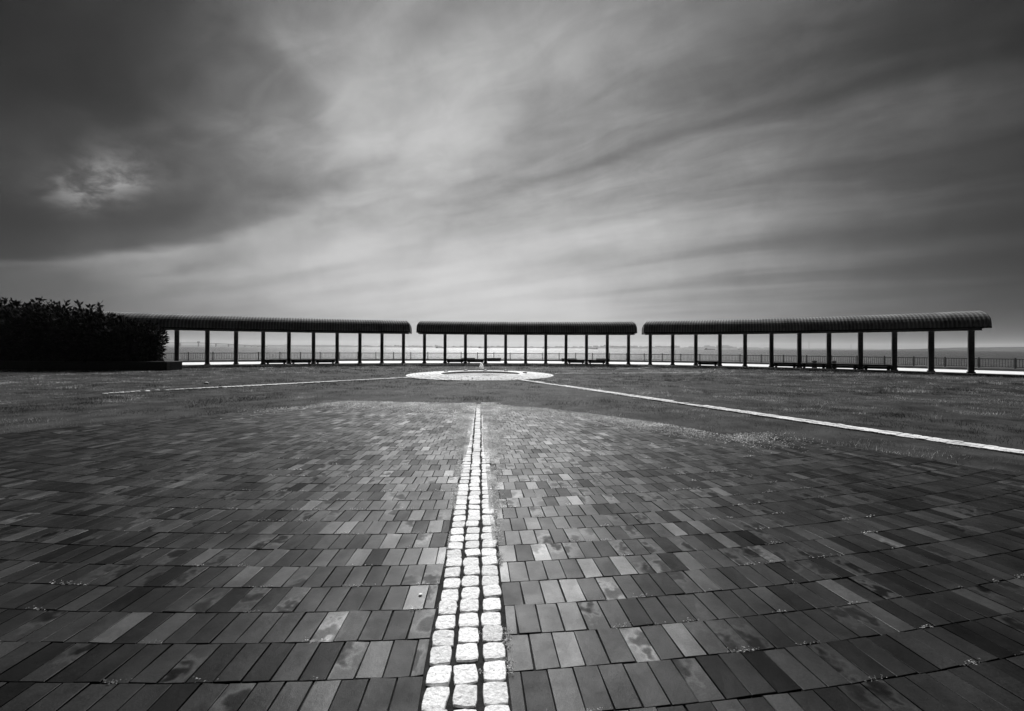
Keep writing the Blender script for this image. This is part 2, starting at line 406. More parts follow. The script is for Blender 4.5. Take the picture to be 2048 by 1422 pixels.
def lay_bricks():
    sides = {1: [], -1: []}
    r_first = 23.2 - 1.885 * 1.0 - 0.0
    r0 = np.hypot(*(np.array([-0.2, 1.885]) - HUB))
    for k_ in range(-26, 42):
        rr = r0 - (k_ + 0.5) * BL * 1.0
        if k_ < -22: continue
        for side in (1, -1):
            off = 0.192 + (0.0 if side == 1 else 0.004)
            half = (k_ + (side == 1)) % 2 == 0
            xacc = off + random.uniform(-0.006, 0.006)
            first = True
            step_scale = random.uniform(0.992, 1.012)
            while xacc < 13:
                wd = BW * (0.5 if (first and half) else 1.0) * step_scale
                s_ = (xacc + wd / 2) * side; xacc += wd; first = False
                a = s_ / rr
                # polar frame about HUB: direction rotated by a
                ca, sa = math.cos(a), math.sin(a)
                dirv = DIR * ca + PER * sa
                p = HUB + dirv * rr
                if not (-13.5 < p[0] < 11.5) or p[1] < -4.8 or p[1] > edge_y(p[0]) - 0.05: continue
                dist = math.hypot(p[0], p[1])
                vis = p[1] > 0.5 and abs(p[0] / max(p[1], .1)) < 1.3
                sides[side].append((dist if vis else 50 + dist, p[0], p[1], math.atan2(dirv[0], -dirv[1]), wd / BW < 0.75))
    # tone per brick
    full = brick_geo(BW, BL); halfb = brick_geo(BW / 2, BL)
    names = {1: 'right of', -1: 'left of'}
    for side in (1, -1):
        L = sorted(sides[side])
        bed_x = []
        root = bed_for(side)
        variants = []
        for v_ in range(6):
            for hb in (False, True):
                V, Q, uv = (halfb if hb else full)
                V = V.copy(); top = V[:, 2] > -0.005
                V[top, 2] += rng.normal(0, 0.0007, top.sum()); V[4:, :2] += np.tile(rng.normal(0, 0.0014, (4, 2)), (2, 1)); V[8:, :2] += rng.normal(0, 0.0007, (4, 2))
                me = mesh_np('brick', V, Q, M['brick_one'], nper=4); set_uv(me, uv); variants.append((hb, me))
        AV, AQ, AU, AT = [], [], [], []; n0 = 0
        for i, (dist, x, y, ang, hb) in enumerate(L):
            q = random.random()
            tone = random.gauss(0.62, 0.14)
            if q < 0.045: tone = random.uniform(1.5, 2.1)
            elif q < 0.17: tone = random.uniform(0.95, 1.25)
            elif q < 0.32: tone = random.uniform(0.28, 0.42)
            tone = max(tone, 0.22)
            mark = random.uniform(0.5, 1.0) if random.random() < 0.25 else random.uniform(0, 0.15)
            if mark > 0.5: tone = max(tone, 0.75)
            c_ = (tone, random.random(), mark)
            z = random.gauss(0, 0.0012); an = ang + random.gauss(0, 0.006)
            rx, ry = random.gauss(0, 0.004), random.gauss(0, 0.004)
            x += random.gauss(0, 0.0008); y += random.gauss(0, 0.0012)
            if i < 300:
                me = random.choice([m2 for h2, m2 in variants if h2 == hb])
                o = link('brick', me, root, (x, y, z)); o.rotation_euler = (rx, ry, an); o.color = (*c_, 1)
            else:
                V, Q, uv = (halfb if hb else full)
                R_ = np.array(Matrix.Rotation(an, 3, 'Z') @ Matrix.Rotation(rx, 3, 'X') @ Matrix.Rotation(ry, 3, 'Y'))
                AV.append(V @ R_.T + (x, y, z)); AQ.append(Q + n0); AU.append(uv); AT.append(np.tile(c_, (12, 1))); n0 += 12
        me = mesh_np('brick', np.concatenate(AV), np.concatenate(AQ), M['brick_many'], tone=np.concatenate(AT), nper=4)
        set_uv(me, np.concatenate(AU)); link('brick', me, root, kind='stuff')

def bed_for(side):
    xs = np.linspace(-13.8, 11.8, 129)
    V, T = [], []
    def sx(y): return -0.2 - 0.0754 * (y - 1.885) + (0.0 if side == 1 else 0.0)
    n = 0
    for x in xs:
        pass
    # strip of quads between the stripe line and the far outline
    rows = np.linspace(-5, 11.3, 110)
    for y in rows:
        c = sx(y)
        if side == 1:
            cand = np.linspace(c, 11.8, 400)
        else: cand = np.linspace(c, -13.8, 400)
        ok = cand[(edge_y(cand) >= y)]
        far = c if len(ok) == 0 else (ok.max() if side == 1 else ok.min())
        a, b_ = (c, far) if side == 1 else (far, c)
        V += [(a, y, -0.011), (b_, y, -0.011)]
    for i in range(len(rows) - 1): T.append((2 * i, 2 * i + 1, 2 * i + 3, 2 * i + 2))
    return link('brick_paving', mesh_np('brick_paving', V, T, M['joint'], nper=4), kind='structure')
lay_bricks()


# ------------------------------------------------------------------ cobbles
def cobble_mesh(name, s=0.1115, n=16, seed=0, h_=0.05, mt='cobble', rings=3, jag=0.05):
    r_ = random.Random(seed); V = []
    ph = [r_.uniform(0, 6.28) for _ in range(4)]; am = [r_.uniform(0.01, jag) for _ in range(4)]
    sx, sy = r_.uniform(0.91, 1.0), r_.uniform(0.98, 1.06)
    lv = [(1.0, -h_), (1.0, 0.003), (0.95, 0.0075), (0.62, 0.0085)][:rings + 1]
    for (k_, z) in lv:
        for j in range(n):
            a = 2 * PI * j / n; c, s_ = math.cos(a), math.sin(a)
            p = 8.0; rad = (abs(c) ** p + abs(s_) ** p) ** (-1 / p) * s / 2
            rad *= 1 + sum(am[i] * math.sin((i + 2) * a + ph[i]) for i in range(4)) * 0.6
            V.append((c * rad * k_ * sx, s_ * rad * k_ * sy, z + (r_.uniform(-0.0018, 0.0016) if z > 0.004 else 0)))
    V.append((0, 0, 0.0085 + r_.uniform(-0.002, 0.001)))
    T = []
    for L_ in range(len(lv) - 1):
        for j in range(n):
            a, b_ = L_ * n + j, L_ * n + (j + 1) % n; T += [(a, b_, b_ + n), (a, b_ + n, a + n)]
    top = (len(lv) - 1) * n
    for j in range(n): T.append((top + j, top + (j + 1) % n, len(V) - 1))
    return mesh_np(name, V, T, M[mt], smooth=False)

def joined(meshes, places):
    """places: (mesh index, x, y, z, angle, scale) -> V, T arrays"""
    geo = []
    for me in meshes:
        v = np.zeros(len(me.vertices) * 3, np.float32); me.vertices.foreach_get('co', v)
        tt = np.zeros(len(me.loops), np.int32); me.loops.foreach_get('vertex_index', tt)
        geo.append((v.reshape(-1, 3), tt.reshape(-1, 3)))
    AV, AT, n0 = [], [], 0
    for (k_, x, y, z, a, s_) in places:
        v, tt = geo[k_]; c, sn = math.cos(a), math.sin(a)
        q = v * s_; q = np.stack([q[:, 0] * c - q[:, 1] * sn + x, q[:, 0] * sn + q[:, 1] * c + y, q[:, 2] + z], 1)
        AV.append(q); AT.append(tt + n0); n0 += len(v)
    return np.concatenate(AV), np.concatenate(AT)

cob = [cobble_mesh('cobble', seed=s_) for s_ in range(14)]
cob_w = [cobble_mesh('cobble', seed=s_ + 30, mt='cobble_far') for s_ in range(8)]
cob_lo = [cobble_mesh('cobble_low', seed=s_ + 50, n=8, rings=2) for s_ in range(8)]

# the near line, three stones wide
P = 0.123
c0 = np.array([-0.2, 1.885]); 
V = []; ang0 = math.atan2(DIR[0], -DIR[1])
def linept(s_, o_): return c0 - DIR * s_ + PER * o_
for s_ in np.linspace(-3.2, 9.0, 40):
    for o_ in (-0.2, 0.2): q = linept(s_, o_); V.append((q[0], q[1], -0.0035))
T = [(2 * i, 2 * i + 1, 2 * i + 3, 2 * i + 2) for i in range(39)]
strip = link('cobble_line', mesh_np('cobble_line', V, T, M['joint'], nper=4), kind='structure')
for i in range(-22, 73):
    for j in (-1, 0, 1):
        q = linept(i * P + random.gauss(0, 0.004) + j * 0.006, j * 0.126 + random.gauss(0, 0.004))
        o = link('cobble', random.choice(cob), strip, (q[0], q[1], random.gauss(0, 0.0015)))
        o.rotation_euler = (random.gauss(0, 0.03), random.gauss(0, 0.03), ang0 + random.gauss(0, 0.05) + random.choice((0, PI)))
        o.scale = (1.0, 1.0, 1)

# the far lines that cross the lawn towards the fountain
def far_line(bear, r_in, r_out, wide=3, start=None, lim=0):
    dv = np.array([math.sin(bear), -math.cos(bear)]); pv = np.array([math.cos(bear), math.sin(bear)])
    org = HUB if start is None else np.array(start)
    V, T = [], []
    for i, s_ in enumerate(np.linspace(r_in, r_out, 60)):
        for o_ in (-0.2, 0.2): q = org + dv * s_ + pv * o_; V.append((q[0], q[1], 0.012))
        if i: T.append((2 * i - 2, 2 * i - 1, 2 * i + 1, 2 * i))
    root = link('cobble_line', mesh_np('cobble_line', V, T, M['joint'], nper=4), kind='structure')
    pl = []
    for s_ in np.arange(r_in, r_out, P):
        for j in (-1, 0, 1)[:wide]:
            if j == 1 and vnoise(np.array([s_ * 0.8]), np.array([bear * 5]), 6)[0] < 0.35: continue
            if s_ > 12.5 and bear < 0 and random.random() < (s_ - 12.5) / 3.5: continue
            q = org + dv * (s_ + random.gauss(0, 0.004)) + pv * (j * 0.124 + random.gauss(0, 0.005))
            pl.append((math.hypot(*q), q[0], q[1], bear + random.gauss(0, 0.06)))
    pl.sort()
    for (_, x, y, a) in pl[:lim]:
        o = link('cobble', random.choice(cob_w), root, (x, y, 0.026 + random.gauss(0, 0.003))); o.rotation_euler = (0, 0, a); o.scale = (1.1, 1.1, 1.0)
    Vv, Tt = joined(cob_lo, [(random.randrange(8), x, y, 0.026 + random.gauss(0, 0.003), a, 1.12) for (_, x, y, a) in pl[lim:]])
    link('cobble', mesh_np('cobble', Vv, Tt, M['cobble_far'], smooth=True), root, kind='stuff')
far_line(math.radians(28.0), 4.0, 24.5, lim=280)
far_line(math.radians(-46.0), 4.6, 15.3)
far_line(math.radians(97.5), 4.4, 13.5, wide=2)
far_line(math.radians(136), 0.0, 5.5, wide=1, start=(7.1, 28.3))

# ------------------------------------------------------------------ fountain disc
FC = (-1.7, 22.3)
def disc_z(r): return 0.012 + 0.10 * np.clip((3.95 - r) / 1.7, 0, 1) ** 0.8
V, T = [], []; n = 72; prof = [(3.98, -0.05), (3.95, 0.0), (3.4, disc_z(3.4) - .02), (2.8, disc_z(2.8) - .02), (2.25, disc_z(2.25) - 0.02), (2.22, -0.02)]
for i in range(n):
    a = 2 * PI * i / n
    for r, z in prof: V.append((FC[0] + r * math.cos(a), FC[1] + r * math.sin(a), z))
k_ = len(prof)
for i in range(n):
    for j in range(k_ - 1):
        a, b_ = i * k_ + j, ((i + 1) % n) * k_ + j; T.append((a, b_, b_ + 1, a + 1))
disc = link('cobbled_disc', mesh_np('cobbled_disc', V, T, M['joint_pale'], nper=4), kind='structure')
pl = []
for r in np.arange(2.36, 3.9, 0.168):
    m2 = int(2 * PI * r / 0.168)
    for i in range(m2):
        a = 2 * PI * (i + (int(r * 10) % 2) * 0.5) / m2 + random.gauss(0, 0.004)
        pl.append((random.randrange(8), FC[0] + r * math.cos(a), FC[1] + r * math.sin(a), float(disc_z(r)) + random.gauss(0, 0.004), a, 1.43))
Vv, Tt = joined(cob_lo, pl)
link('cobble', mesh_np('cobble', Vv, Tt, M['disc_stone']), disc, kind='stuff')
bm = bmesh.new(); bmesh.ops.create_circle(bm, cap_ends=True, segments=48, radius=2.22, matrix=Matrix.Translation((FC[0], FC[1], 0.004)))
link('basin_floor', bm_mesh('basin_floor', bm, M['basin']), disc)
bm = bmesh.new()      # smooth white rim stones, 24 segments
for i in range(24):
    a0, a1 = 2 * PI * i / 24 + 0.006, 2 * PI * (i + 1) / 24 - 0.006
    vs = []
    for a in (a0, (a0 + a1) / 2, a1):
        for r, z in ((2.14, 0.0), (2.14, 0.105), (2.30, 0.118), (2.30, 0.0)): vs.append(bm.verts.new((FC[0] + r * math.cos(a), FC[1] + r * math.sin(a), z)))
    for j in (0, 4):
        for q in range(3): bm.faces.new((vs[j + q], vs[j + 4 + q], vs[j + 5 + q], vs[j + 1 + q]))
    bm.faces.new(vs[0:4]); bm.faces.new(vs[8:12][::-1])
link('rim_stone', bm_mesh('rim_stone', bm, M['disc_stone']), disc, kind='stuff')
bm = bmesh.new()      # steel grating over half the basin
for i in range(34):
    x = FC[0] + 0.1 + i * 0.055
    hh = math.sqrt(max(0.0, 2.0 ** 2 - (x - FC[0]) ** 2)) if abs(x - FC[0]) < 2 else 0
    if hh > 0.1: box(bm, x, x + 0.02, FC[1] - hh, FC[1] + hh * 0.2, 0.03, 0.075)
link('grating', bm_mesh('grating', bm, M['steel']), disc, kind='stuff')
# small lamps set on the far rim
pos_l = [(892, 'leftmost of the small dark lamps on the far rim of the cobbled disc'), (932, 'small dark lamp on the disc rim, second from the left'),
         (971, 'small dark lamp on the disc rim almost below the white spray'), (1012, 'small dark lamp on the far rim, right of the white spray'),
         (1050, 'rightmost and nearest small dark lamp on the disc rim')]
for px, lb in pos_l:
    k1 = (px - 1024) / 820
    # intersect ray x = k1*y with circle r=2.42 about FC, far side
    A_ = 1 + k1 * k1; B_ = -2 * (k1 * FC[0] + FC[1]); C_ = FC[0] ** 2 + FC[1] ** 2 - 2.42 ** 2
    Dd = B_ * B_ - 4 * A_ * C_
    y = (-B_ + math.sqrt(max(Dd, 0))) / (2 * A_); x = k1 * y
    root = bpy.data.objects.new('rim_lamp', None); COL.objects.link(root); root.location = (x, y, 0.11)
    tag(root, lb, 'ground lamp', 'small lamps around the rim of the cobbled disc')
    bm = bmesh.new(); tube(bm, [(0, 0, 0), (0, 0, 0.05)], [0.12, 0.11], 12); link('lamp_body', bm_mesh('lamp_body', bm, M['post']), root)
    bm = bmesh.new(); tube(bm, [(0, 0, 0.05), (0, 0, 0.068), (0, 0, 0.078)], [0.085, 0.08, 0.04], 12); link('lamp_lens', bm_mesh('lamp_lens', bm, M['rail']), root)

# white plume of spray behind the disc
bm = bmesh.new(); bmesh.ops.create_icosphere(bm, subdivisions=4, radius=1)
for v in bm.verts:
    z = (v.co.z + 1) / 2; k1 = (1 - z) ** 0.9 * 1.0 + 0.10
    rr = math.hypot(v.co.x, v.co.y) + 1e-6
    n_ = 1 + 0.28 * math.sin(9 * math.atan2(v.co.y, v.co.x) + 7 * z) * (0.4 + z) + random.uniform(-0.12, 0.12)
    s_ = (min(1, rr * 1.6) * k1 * 0.17 * n_) / rr
    v.co = Vector((v.co.x * s_, v.co.y * s_, 0.02 + z * (0.42 + 0.05 * math.sin(5 * math.atan2(v.co.y, v.co.x)))))
spray = link('water_spray', bm_mesh('water_spray', bm, M['spray'], True), None, ((963 - 1024) / 820 * 28.3, 28.3, 0.0), 'small white plume of spray standing on the lawn behind the cobbled disc', 'water spray')


# ------------------------------------------------------------------ turf and weeds
def blades(name, x, y, z, hgt, wid, tone, m_, spread=0.5, parent=None, kind='stuff', nseg=1, label=None, cat=None):
    n = len(x); a = rng.uniform(0, 2 * PI, n); la = rng.uniform(0, 2 * PI, n); ln = rng.uniform(0, spread, n) * hgt
    bx, by = np.cos(a) * wid / 2, np.sin(a) * wid / 2
    p0 = np.stack([x - bx, y - by, z], 1); p1 = np.stack([x + bx, y + by, z], 1)
    p2 = np.stack([x + np.cos(la) * ln, y + np.sin(la) * ln, z + hgt], 1)
    V = np.stack([p0, p1, p2], 1).reshape(-1, 3); T = np.arange(3 * n).reshape(-1, 3)
    o = link(name, mesh_np(name, V, T, m_, tone=np.repeat(tone, 3)), parent, kind=kind)
    tag(o, label, cat); return o

def turf_tone(x, y):
    big = fbm(x * 0.22 + 5, y * 0.5 + 3, 21, 4); fine = fbm(x * 1.6, y * 2.2, 31, 3)
    t_ = 0.022 + 0.30 * np.clip((big - 0.42) * 2.6, 0, 1) + 0.42 * np.clip((fine - 0.52) * 3.8, -0.1, 1)
    # turf painted paler towards the colonnade, standing in for backlit grass
    t_ = t_ * (1 + 0.55 * np.clip((y - 18) / 18, 0, 1))
    e = np.clip(1 - np.abs(y - edge_y(x)) / 0.8, 0, 1) * np.clip(np.minimum(x + 6.5, 5.5 - x) / 3.0, 0, 1)
    return np.clip(t_ + 0.45 * e * fbm(x * 1.1, y * 1.1, 77, 2), 0.02, 0.8)

def turf():
    X, Y, H, W_ = [], [], [], []
    for (y0, y1, dens, hg, wd) in ((1, 9, 420, .032, .007), (9, 14, 520, .034, .010), (14, 22, 260, .036, .016), (22, 30, 150, .042, .024), (30, 40, 90, .048, .034)):
        xm = 1.35 * y1; n = int(dens * 2 * xm * (y1 - y0) * 0.75)
        x = rng.uniform(-xm, xm, n); y = rng.uniform(y0, y1, n)
        R_ = plan_r(x, y)
        ok = (np.abs(x) < 1.33 * y + 1) & (~in_paving(x, y, -0.12)) & (R_ < R_PLINTH0) & (np.hypot(x - FC[0], y - FC[1]) > 3.9)
        for be in (28.0, -46.0, 97.5):           # keep the cobble lines mostly clear
            b_ = math.radians(be); px_, py_ = x - HUB[0], y - HUB[1]
            s_ = px_ * math.sin(b_) - py_ * math.cos(b_); o_ = px_ * math.cos(b_) + py_ * math.sin(b_)
            lim = 0.15 + 0.10 * fbm(s_ * 0.9, s_ * 0 + be, 5, 3)
            ok &= ~((s_ > 3) & (s_ < 25) & (o_ > -lim) & (o_ < lim - 0.04))
        x, y = x[ok], y[ok]; m2 = len(x)
        clump = fbm(x * 2.5, y * 2.5, 55, 3)
        X.append(x); Y.append(y); H.append(hg * rng.uniform(0.4, 1.2, m2) * (0.2 + 1.7 * clump + 2.2 * np.clip(fbm(x * 1.1, y * 1.1, 63, 3) - 0.56, 0, 1) * 4)); W_.append(wd * rng.uniform(0.6, 1.3, m2))
    x, y, h_, wd = map(np.concatenate, (X, Y, H, W_))
    tn = turf_tone(x, y) * rng.uniform(0.6, 1.35, len(x))
    blades('turf', x, y, np.full(len(x), -0.012), h_ + 0.012, wd, tn, M['grass'], 0.9, label='short patchy turf covering the lawn around the cobbled disc', cat='grass')
    print('turf', len(x))
turf()

def weeds():
    # small pale creeping weeds: both sides of the cobble line and over the far edge of the bricks
    X, Y, S = [], [], []
    n = 160000
    s_ = rng.uniform(0.9, 9.2, n); side = rng.choice([-1, 1], n, p=[0.40, 0.60])
    o_ = np.abs(rng.normal(0, 1, n))
    q = fbm(s_ * 1.3 + side * 40, s_ * 0, 91, 4)
    q2 = fbm(s_ * 4.5 + side * 20, s_ * 0, 17, 3)
    ramp = np.interp(s_, [0.9, 1.6, 3.0, 4.5, 7.0, 9.2], [0.03, 0.35, 0.7, 1.0, 1.15, 1.7])
    ramp = np.where(side < 0, ramp * np.interp(s_, [0, 2.6, 3.6, 5], [0.15, 0.3, 0.8, 1.1]), ramp)
    wdt = 0.13 * ramp * (0.35 + 1.3 * q)
    off = np.where(side > 0, 0.165, 0.18) - 0.03 * ramp
    keep = (q2 * 1.25 * (0.35 + ramp) > rng.uniform(0.25, 0.9, n))
    pos_ = c0[None] - DIR[None] * s_[:, None] + PER[None] * (side * (off + wdt * (o_ - 0.25)))[:, None]
    X.append(pos_[keep, 0]); Y.append(pos_[keep, 1])
    # a few sprigs in the near joints
    n = 3000; s_ = rng.uniform(-0.3, 2.0, n); q2 = fbm(s_ * 5, s_ * 0, 7, 3); keep = q2 > 0.52
    pos_ = c0[None] - DIR[None] * s_[:, None] + PER[None] * (0.195 + rng.normal(0, 0.012, n))[:, None]
    X.append(pos_[keep, 0]); Y.append(pos_[keep, 1])
    # grit and sprigs scattered through the brick joints
    n = 260; jx = rng.uniform(-3.2, 3.4, n); jy = rng.uniform(1.3, 6.5, n)
    for a_, b_ in zip(jx, jy):
        rr = np.hypot(a_ - HUB[0], b_ - HUB[1]); kk = round((np.hypot(*(np.array([-0.2, 1.885]) - HUB)) - rr) / BL)
        r2 = np.hypot(*(np.array([-0.2, 1.885]) - HUB)) - kk * BL
        m3 = rng.integers(6, 26); along = rng.normal(0, 0.03, m3); v = np.array([a_, b_]) - HUB; v = v / np.hypot(*v)
        q = HUB + v * r2; tq = np.array([-v[1], v[0]])
        X.append(q[0] + tq[0] * along + rng.normal(0, 0.004, m3)); Y.append(q[1] + tq[1] * along + rng.normal(0, 0.004, m3))
    # far edge
    n = 150000; x = rng.uniform(-10.5, 8.5, n); d_ = np.abs(rng.normal(0, 0.55, n)) * (0.25 + 1.2 * fbm(x * 0.9, x * 0, 12, 4))
    y = edge_y(x) + 0.15 - d_
    keep = fbm(x * 1.7, y * 1.7, 19, 3) > rng.uniform(0.2, 0.62, n)
    keep &= np.clip(np.minimum(x + 6.0, 5.0 - x) / 3.0, 0, 1) > rng.uniform(0, 1, n)
    X.append(x[keep]); Y.append(y[keep])
    x, y = np.concatenate(X), np.concatenate(Y); n = len(x)
    dist = np.hypot(x, y)
    size = np.interp(dist, [1.5, 3, 6, 10], [0.010, 0.010, 0.014, 0.022]) * rng.uniform(0.5, 1.3, n)
    z = np.abs(rng.normal(0, 0.009, n))
    tn = np.clip(rng.normal(0.62, 0.2, n), 0.10, 1.0) * (0.55 + 0.9 * fbm(x * 3, y * 3, 41, 3))
    blades('creeping_weeds', x, y, z, size * 0.35, size, tn, M['weed'], 1.6, label='pale creeping weeds along the cobble line and the far edge of the bricks', cat='weeds')
    # denser mats of soil and moss below them are the same growth; dark tufts beside the stones
    print('weeds', n)
weeds()


# ------------------------------------------------------------------ colonnade
EAVE, CREST, HALF, OVER, HIP = 2.86, 3.92, 1.55, 0.66, 0.36
def make_pavilion(i0, i1, label):
    amid = A0 + DA * ((i0 + i1) / 2 - 15)
    root = bpy.data.objects.new('colonnade_pavilion', None); COL.objects.link(root); bx, by = arc(amid, CR); root.location = (bx, by, 0.05)
    tag(root, label, 'colonnade', 'three roofed sections of the curved colonnade')
    def L(a, r, z): x, y = arc(a, r); return Vector((x - bx, y - by, z - 0.05))
    aa, ab = A0 + DA * (i0 - 15) - OVER / CR, A0 + DA * (i1 - 15) + OVER / CR
    # roof: ribbed half barrel
    ns = int((ab - aa) * CR / 0.21); npf = 16
    V, T = [], []
    cols = []
    for i in range(ns):
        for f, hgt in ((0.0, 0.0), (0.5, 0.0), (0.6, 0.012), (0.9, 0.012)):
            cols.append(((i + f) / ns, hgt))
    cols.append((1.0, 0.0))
    for (u, hg) in cols:
        for j in range(npf + 1):
            th = PI * j / npf; c, s_ = math.cos(th), math.sin(th)
            pz = EAVE + (CREST - EAVE + hg) * (s_ ** 0.85); rr = CR - (HALF + hg) * (abs(c) ** 0.8) * (1 if c > 0 else -1)
            ins = HIP / CR * s_ ** 3
            a = aa + ins + (ab - aa - 2 * ins) * u
            V.append(L(a, rr, pz))
    m2 = npf + 1
    for i in range(len(cols) - 1):
        for j in range(npf): p = i * m2 + j; T.append((p, p + 1, p + m2 + 1, p + m2))
    link('roof', mesh_np('roof', V, T, M['roof'], tone=[0.24 if hg > 0 else 0.12 for (u, hg) in cols for j in range(npf + 1)], nper=4), root)  # rib tops paler than valleys: light and shade of the ribs put into tone
    for u in (0, len(cols) - 1):
        bm = bmesh.new(); vs = [bm.verts.new(V[u * m2 + j]) for j in range(m2)]
        f = bm.faces.new(vs); ext = bmesh.ops.extrude_face_region(bm, geom=[f])
        ta = aa if u == 0 else ab; sg = 1 if u == 0 else -1
        for v in ext['geom']:
            if isinstance(v, bmesh.types.BMVert): v.co += Vector((math.cos(ta), -math.sin(ta), 0)) * 0.04 * sg
        link('roof_end', bm_mesh('roof_end', bm, M['fascia']), root)
    # eave fascias, soffit and the beam carried by the posts
    def ring(name, r0, r1, z0, z1, a0, a1, m_):
        n_ = max(8, int((a1 - a0) * CR / 0.8)); V, T = [], []
        for i in range(n_ + 1):
            a = a0 + (a1 - a0) * i / n_
            for r, z in ((r0, z0), (r1, z0), (r1, z1), (r0, z1)): V.append(L(a, r, z))
        for i in range(n_):
            for j in range(4): p, q = i * 4 + j, i * 4 + (j + 1) % 4; T.append((p, q, q + 4, p + 4))
        T.append((0, 3, 2, 1)); e = n_ * 4; T.append((e, e + 1, e + 2, e + 3))
        link(name, mesh_np(name, V, T, m_, nper=4), root)
    ring('eave_fascia', CR - HALF - 0.03, CR - HALF + 0.03, EAVE - 0.06, EAVE + 0.03, aa, ab, M['fascia'])
    ring('eave_fascia', CR + HALF - 0.03, CR + HALF + 0.03, EAVE - 0.06, EAVE + 0.03, aa, ab, M['fascia'])
    ring('soffit', CR - HALF + 0.035, CR + HALF - 0.035, EAVE - 0.01, EAVE + 0.012, aa + 0.002, ab - 0.002, M['post'])
    ring('beam', CR - 0.10, CR + 0.10, EAVE - 0.15, EAVE - 0.014, aa + 0.004, ab - 0.004, M['post'])
    bm = bmesh.new(); box(bm, -0.135, 0.135, -0.135, 0.135, 0, EAVE - 0.16 - 0.05); bevel(bm, 0.012)
    pm = bm_mesh('post', bm, M['post'])
    bm = bmesh.new(); box(bm, -0.175, 0.175, -0.175, 0.175, 0.001, 0.09); bevel(bm, 0.01)
    fm = bm_mesh('post_base', bm, M['kerb'])
    for i in range(i0, i1 + 1):
        a = A0 + DA * (i - 15); p = L(a, CR, 0.05)
        o = link('post', pm, root, p); o.rotation_euler = (0, 0, -a)
        f = link('post_base', fm, o)
make_pavilion(-2, 9, 'left section of the curved colonnade, its far end behind the dark shrubs')
make_pavilion(10, 20, 'middle section of the curved colonnade behind the cobbled disc')
make_pavilion(21, 32, 'right section of the curved colonnade with its open rounded end')

# benches between the posts
bench_no = [(3, 4, 'long dark bench in the left colonnade section, leftmost visible of the three in a row'),
            (4, 5, 'middle of the three long dark benches in a row in the left colonnade section'),
            (5, 6, 'long dark bench in the left colonnade section, rightmost of the three in a row'),
            (11, 12, 'dark bench in the middle section, left one of the pair left of the spray'),
            (12, 13, 'dark bench in the middle colonnade section just left of the white spray'),
            (17, 18, 'dark bench in the middle section, left one of the pair near its right end'),
            (18, 19, 'dark bench in the middle section, right one of the pair near its right end'),
            (23, 24, 'lone dark bench in the third bay of the right colonnade section'),
            (26, 27, 'dark bench in the right section, leftmost of the row of four'),
            (27, 28, 'dark bench in the right section, second from the left of the row of four'),
            (28, 29, 'dark bench in the right section, third from the left of the row of four'),
            (29, 30, 'dark bench in the right section, nearest and rightmost of the row of four')]
L_ = CR * DA - 0.30
bm = bmesh.new(); box(bm, -L_ / 2, L_ / 2, -0.22, 0.22, 0.27, 0.39); bevel(bm, 0.01); seat = bm_mesh('seat', bm, M['bench'])
bm = bmesh.new(); box(bm, -L_ / 2 + .02, L_ / 2 - .02, -0.17, 0.17, 0.08, 0.235); apr = bm_mesh('lower_beam', bm, M['bench'])
bm = bmesh.new(); box(bm, -0.07, 0.07, -0.17, 0.17, 0.0, 0.079); box(bm, -0.07, 0.07, -0.15, 0.15, 0.236, 0.269); leg = bm_mesh('leg', bm, M['bench'])
for a_, b_, lb in bench_no:
    a = A0 + DA * ((a_ + b_) / 2 - 15); x, y = arc(a, CR)
    root = bpy.data.objects.new('bench', None); COL.objects.link(root); root.location = (x, y, 0.05); root.rotation_euler = (0, 0, -a)
    tag(root, lb, 'bench', 'benches set between the colonnade posts')
    link('seat', seat, root); link('lower_beam', apr, root)
    for sx in (-0.6, 0.6): link('leg', leg, root, (sx, 0, 0))

# low stone seats near the railing
def at_px(px, y): return (px - 1024) / 820 * y
for px, wd, lb in ((937, 1.5, 'low dark stone seat by the railing, leftmost of four, half behind a post'), (988, 1.6, 'low dark stone seat by the railing right of the white spray'),
                   (1138, 1.7, 'low dark stone seat by the railing behind a post right of the middle'), (1206, 1.5, 'low dark stone seat by the railing, rightmost of the four by the middle section')):
    y = 46.0; x = at_px(px, y)
    bm = bmesh.new(); box(bm, -wd / 2, wd / 2, -0.25, 0.25, 0.24, 0.36); bevel(bm, 0.015); top = bm_mesh('seat', bm, M['bench'])
    root = bpy.data.objects.new('stone_seat', None); COL.objects.link(root); root.location = (x, y, -0.02); root.rotation_euler = (0, 0, -math.atan2(x, y + 9.7))
    tag(root, lb, 'stone seat', 'low stone seats along the railing')
    link('seat', top, root)
    bm = bmesh.new(); box(bm, -wd / 2 + 0.06, wd / 2 - 0.06, -0.19, 0.19, 0.0, 0.239); link('base', bm_mesh('base', bm, M['bench']), root)
for px, lb in ((1629, 'left one of two small dark bollards behind the right colonnade section'), (1668, 'right one of two small dark bollards behind the right colonnade section')):
    y = 32.5; x = at_px(px, y)
    root = bpy.data.objects.new('bollard', None); COL.objects.link(root); root.location = (x, y, -0.02); tag(root, lb, 'bollard', 'small bollards on the promenade')
    bm = bmesh.new(); tube(bm, [(0, 0, 0), (0, 0, 0.02), (0, 0, 0.45), (0, 0, 0.5)], [0.2, 0.17, 0.14, 0.13], 14); link('shaft', bm_mesh('shaft', bm, M['bench']), root)
    bm = bmesh.new(); tube(bm, [(0, 0, 0.5), (0, 0, 0.58), (0, 0, 0.63)], [0.17, 0.16, 0.05], 14); link('cap', bm_mesh('cap', bm, M['bench']), root)

